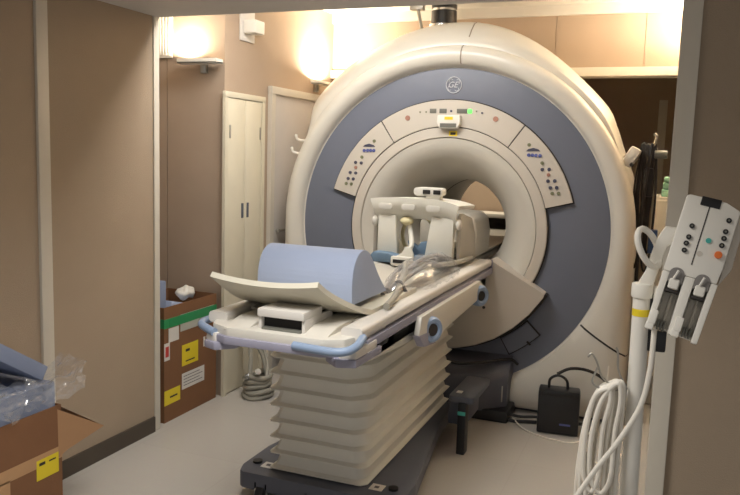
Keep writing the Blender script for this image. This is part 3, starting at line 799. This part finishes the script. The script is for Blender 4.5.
# ================================================================== RIGHT SIDE
# white cabinet behind the injector
cbn = thing('equipment_cabinet', 'plain off-white cabinet beside the scanner, behind the injector stand', 'cabinet', (.18, 5.05, 0))
part('body', cbn, M_ivory, box(-.26, .26, 0, .4, 0, 1.34, .01))
part('door', cbn, M_ivory, box(-.25, .25, -.012, 0, .42, 1.32, .004))
part('drawer', cbn, M_ivory, box(-.25, .25, -.012, 0, .03, .41, .004))
part('vent', cbn, M_black, box(-.21, -.08, -.02, -.01, .50, .66, .004))
solo('folded_towel', 'folded mint green cloth on the white cabinet', 'towel', M_mint, box(-.22, .02, .03, .28, 0, .045, .015, 3), box(-.215, .015, .035, .275, .045, .09, .015, 3), box(-.21, .015, .03, .27, .09, .125, .014, 3), loc=(.18, 5.05, 1.34))
# black cable bundle hung on the scanner's shoulder
cbk = thing('cable_hank', 'black cables hanging in loops from the right side of the scanner', 'cables', (-.12, 4.72, 1.62))
part('hook', cbk, M_steel, tube([(-.03, .02, .02), (.02, .0, .03), (.035, -.01, .08), (.02, -.01, .10)], .009, 8))
random.seed(11)
for i in range(10):
    x = .008*i-.045; L_ = random.uniform(.38, .72); w = random.uniform(.010, .034)
    part('cable', cbk, M_rubber, tube([(x, 0, .02), (x-w, .01*math.sin(i), -L_*.4), (x-w*.7, 0, -L_*.85), (x, .0, -L_), (x+w*.7, 0, -L_*.85), (x+w, .01*math.cos(i*2), -L_*.4), (x+.01, 0, .0)], .0055+.001*(i % 2), 8, closed=True))
part('connector', cbk, M_black, box(-.02, .035, -.03, .03, -.27, -.10, .015))
part('connector', cbk, M_navy, box(.03, .08, -.035, .02, -.60, -.46, .01), label='dark blue connector')
part('knob', cbk, M_lcd, cyl((.03, -.01, -.02), (.10, -.01, -.02), .024, n=20, bev=.004), label='grey round knob')
solo('power_cable', 'single thick black cable running down the right edge of the scanner', 'cable', M_rubber, tube([(.02, 0, 1.66), (0, -.01, 1.45), (-.012, -.01, 1.1), (-.01, -.01, .7), (-.005, -.0, .35), (.02, .05, .03)], .010, 8), loc=(-.125, 4.64, 0))

# injector on a stand
IX, IY = -.045, 2.15
ist = thing('contrast_injector', 'white twin-syringe injector head on a pole stand', 'injector', (IX, IY, 0))
pole = part('stand_pole', ist, M_white, cyl((.01, 0, .09), (0, 0, 1.20), .0235, n=28))
part('pole_tape', pole, M_yel, cyl((0.001, 0, 1.135), (0.001, 0, 1.155), .0242, n=28))
part('pole_cap', pole, M_white, cyl((0, 0, 1.185), (0, 0, 1.225), .029, n=28, bev=.005))
part('pole_arm', ist, M_white, prism([(-.018, 1.215), (.024, 1.215), (.038, 1.27), (.052, 1.33), (.085, 1.350), (.085, 1.380), (.045, 1.383), (.024, 1.345), (.004, 1.26)], 'y', -.016, .016, .005))
part('grip_ring', ist, M_white, tube([(.008+.022*math.cos(a)-.40*.05*math.sin(a), -.03+.03*math.cos(a), 1.325+.05*math.sin(a)) for a in [2*PI*i/20 for i in range(20)]], .0085, 10, closed=True, smooth=False))
hub = part('stand_base', ist, M_white, cyl((.01, 0, .05), (.01, 0, .11), .06, .035, n=28))
for i in range(5):
    a = 2*PI*i/5+.5
    e = (.01+.27*math.cos(a), .27*math.sin(a))
    lgp = part('stand_leg', ist, M_white, tube([(.01, 0, .085), (.01+.13*math.cos(a), .13*math.sin(a), .085), (e[0], e[1], .07)], .018, 10))
    tdir = Vector((-math.sin(a), math.cos(a), 0))
    c = Vector((e[0], e[1], .03))
    part('caster', lgp, M_rubber, cyl(c-tdir*.012, c+tdir*.012, .03, n=20, bev=.004))
# head: local frame then rotated
from mathutils import Euler
HM = Matrix.Translation((.118, -.06, 1.278)) @ Euler((D2R(-14), D2R(11.5), D2R(-4))).to_matrix().to_4x4()
def hx(*b): return [xf(q, HM) for q in b]
# the body has two syringe bays cut as open channels: build the sides and floor of each
body = [prism([(-.0675, .185), (-.060, .19), (.030, .19), (.0675, .175), (.0675, .02), (.0635, -.02), (-.0675, -.02), (-.0675, .02)], 'y', -.012, .075, .006),
        prism([(-.062, -.02), (.062, -.02), (.052, -.175), (-.066, -.165)], 'y', .035, .07, .004),
        prism([(-.0675, -.02), (-.050, -.02), (-.053, -.17), (-.0675, -.17)], 'y', -.012, .04, .003),
        prism([(-.013, -.02), (.013, -.02), (.010, -.175), (-.012, -.175)], 'y', -.012, .04, .003),
        prism([(.050, -.02), (.0675, -.02), (.062, -.18), (.047, -.18)], 'y', -.012, .04, .003)]
ih = part('injector_head', ist, M_white, *hx(*body))
part('side_fairing', ih, M_panel, *hx(prism([(.0675, .172), (.085, .15), (.088, .03), (.0675, -.02)], 'y', .02, .07, .005)))
part('head_window', ih, M_black, *hx(box(-.030, .018, -.015, .01, .168, .192, .002)))
part('centre_groove', ih, M_gap, *hx(box(-.0075, -.0045, -.0128, -.010, .012, .168)))
for x, z in [(-0.0326, 0.1093), (-0.0322, 0.0796), (-0.0336, 0.0623), (-0.0328, 0.0435), (0.0469, 0.1456), (0.0473, 0.1159), (0.0483, 0.0982), (0.0484, 0.0792)]:
    bt = part('button', ih, M_black, *hx(cyl((x, -.010, z), (x, -.017, z), .0066, n=18, bev=.001)))
    part('button_mark', bt, M_lcd, *hx(cyl((x, -.0165, z), (x, -.0176, z), .0028, n=12)))
part('button', ih, M_teal, *hx(cyl((.0154, -.010, .0829), (.0154, -.0155, .0829), .0068, n=18)), label='teal button')
ok = part('knob', ih, M_orange, *hx(cyl((.0473, -.008, .0536), (.0473, -.020, .0536), .0095, n=22, bev=.002)), label='orange knob')
part('recess_mark', ih, M_panel, *hx(cyl((.004, -.0115, .045), (.004, -.0128, .045), .007, n=18)))
for cx, mm_ in ((-.0325, 1), (.031, 0)):
    part('bay_arch', ih, M_cabg, *hx(prism([(cx-.018, -.02)]+[(cx+.018*math.cos(D2R(a)), -.02+.016*math.sin(D2R(a))) for a in range(180, -1, -15)]+[(cx+.018, -.045), (cx-.018, -.045)], 'y', -.0135, -.0115)))
    part('plunger', ih, M_white, *hx(box(cx-.013, cx+.013, -.018, .03, -.062, -.034, .006, 3), cyl((cx, .012, -.06), (cx, .012, -.03), .012, n=18), cyl((cx-.004, -.019, -.035), (cx+.002, -.022, -.012), .003, n=10)))
    part('plunger_clamp', ih, M_gap, *hx(box(cx-.016, cx+.016, -.012, .034, -.070, -.063, .002)))
    part('channel_floor', ih, M_coilg, *hx(box(cx-.0165, cx+.0165, .030, .036, -.165, -.065, .001)))
    part('drive_rod', ih, M_coilg, *hx(cyl((cx+.003, .026, -.15), (cx+.003, .026, -.07), .004, n=12)))
    part('syringe_clip', ih, M_lcd, *hx(*[box(cx-.010+.008*i, cx-.006+.008*i, .008, .034, -.172, -.145, .001) for i in range(3)]))
    part('clip_latch', ih, M_white, *hx(box(cx-.033, cx-.014, -.02, .03, -.163, -.125, .004), box(cx-.036, cx-.016, -.018, .02, -.178, -.160, .003)))
part('head_mount', ist, M_panel, cyl((.075, .01, 1.365), (.125, .0, 1.34), .015, n=20))
part('counter_box', ist, M_black, box(.02, .07, -.01, .05, 1.04, 1.10, .006), box(.02, .03, -.01, .03, 1.08, 1.2, .003))
# cable hook and hanging coil
ch = part('cable_hook', ist, M_steel, tube([(-.02, -.02, .93), (-.045, -.03, .98), (-.05, -.03, 1.03), (-.055, -.035, 1.045)], .003, 6), tube([(-.05, -.02, .93), (-.085, -.03, .955), (-.105, -.03, 1.0), (-.118, -.035, 1.02), (-.128, -.035, 1.01)], .003, 6), tube([(-.02, -.02, .93), (-.07, -.04, .925), (-.11, -.04, .94), (-.10, -.04, .985)], .003, 6))
random.seed(5)
hz = thing('hose_coil', 'white tubing coiled in long loops hanging from the injector stand', 'hose', (IX-.06, IY-.03, .93))
for i in range(7):
    w = .022+.008*(i % 4); L_ = .30+.045*((i*3) % 5); ox = -.03+.009*i*.6; oy = -.02+.010*(i % 5)
    pts = [(ox+.02, oy, 0.0+.004*i), (ox-w*.6, oy, -.03), (ox-w*1.3, oy-.004, -L_*.45), (ox-w*1.2, oy, -L_*.85), (ox-w*.2, oy+.003, -L_), (ox+w*.6, oy, -L_*.83), (ox+w*.7, oy+.004, -L_*.4), (ox+.03, oy+.002, -.03)]
    part('hose_loop', hz, M_hose, tube(pts, .0068, 10, closed=True))
solo('injector_cable', 'single white cable slanting down across the coiled tubing', 'cable', M_hose,
     tube([(.035, 0, 1.22), (.038, -.04, 1.12), (.035, -.055, 1.0), (.018, -.065, .90), (-.03, -.08, .80), (-.09, -.09, .70), (-.15, -.10, .58), (-.19, -.10, .45), (-.12, -.08, .32), (.02, -.05, .28)], .0072, 10), loc=(IX, IY, 0))
# light switch
t = thing('wall_switch', 'small white wall switch with a red mark at the right edge', 'switch', (.235, 2.67, 1.74))
part('plate', t, M_white, box(-.035, .035, -.012, 0, -.06, .06, .004))
part('rocker', t, M_red, box(-.014, .014, -.016, -.011, -.022, .022, .003))
# black bag and cables on the floor
bg = thing('black_bag', 'small black upright equipment case on the floor at the scanner foot', 'case', (-.49, 4.26, 0), D2R(6))
part('case_body', bg, M_black, box(-.115, .115, -.05, .05, .004, .255, .012))
part('case_flap', bg, M_black, box(-.112, .112, -.055, .055, .225, .260, .01))
part('case_tag', bg, M_dotb, box(.01, .07, -.052, -.048, .06, .07), label='small pale printed line')
part('handle', bg, M_rubber, tube([(-.06, 0, .255), (-.055, 0, .31), (-.01, 0, .335), (.035, 0, .31), (.045, 0, .255)], .008, 8))
solo('black_cable', 'black cable arching from the case to the right edge of the scanner', 'cable', M_rubber, tube([(-.51, 4.27, .34), (-.44, 4.31, .37), (-.34, 4.36, .355), (-.25, 4.38, .30), (-.22, 4.40, .20), (-.20, 4.42, .10), (-.17, 4.5, .01)], .009, 8))
solo('black_cable', 'black cables lying on the floor from the dock to the case', 'cable', M_rubber, tube([(-.86, 4.34, .03), (-.76, 4.30, .012), (-.66, 4.33, .012), (-.56, 4.36, .012), (-.36, 4.38, .03)], .010, 8), tube([(-.86, 4.36, .05), (-.74, 4.37, .02), (-.62, 4.38, .03), (-.54, 4.36, .02)], .009, 8))
solo('thin_cable', 'thin pale cord looping over the floor in front of the black case', 'cable', M_hose, tube([(-.76, 4.33, .02), (-.66, 4.20, .006), (-.50, 4.12, .006), (-.36, 4.14, .01), (-.27, 4.22, .12), (-.24, 4.26, .30), (-.235, 4.28, .42)], .004, 8))
# shelf unit seen through the bore
su = thing('storage_shelf', 'white shelf with a black band seen through the scanner bore', 'shelf', (-1.45, 6.85, 0))
part('cabinet_body', su, M_white, box(-.3, .4, 0, .3, 0, .90, .01))
part('worktop', su, M_white, box(-.3, .4, -.02, .3, 1.0, 1.04, .004), box(-.3, .4, .2, .3, .90, 1.0))
part('black_band', su, M_black, box(-.3, .4, 0, .2, .90, 1.0, .003))

# ================================================================== WORLD / COLOUR
w = bpy.data.worlds.new('world'); scn.world = w; w.use_nodes = True
w.node_tree.nodes['Background'].inputs['Color'].default_value = (1, .98, .96, 1)
w.node_tree.nodes['Background'].inputs['Strength'].default_value = .42
scn.view_settings.view_transform = 'Standard'; scn.view_settings.look = 'None'
scn.view_settings.exposure = 0; scn.view_settings.gamma = 1; scn.view_settings.use_curve_mapping = False
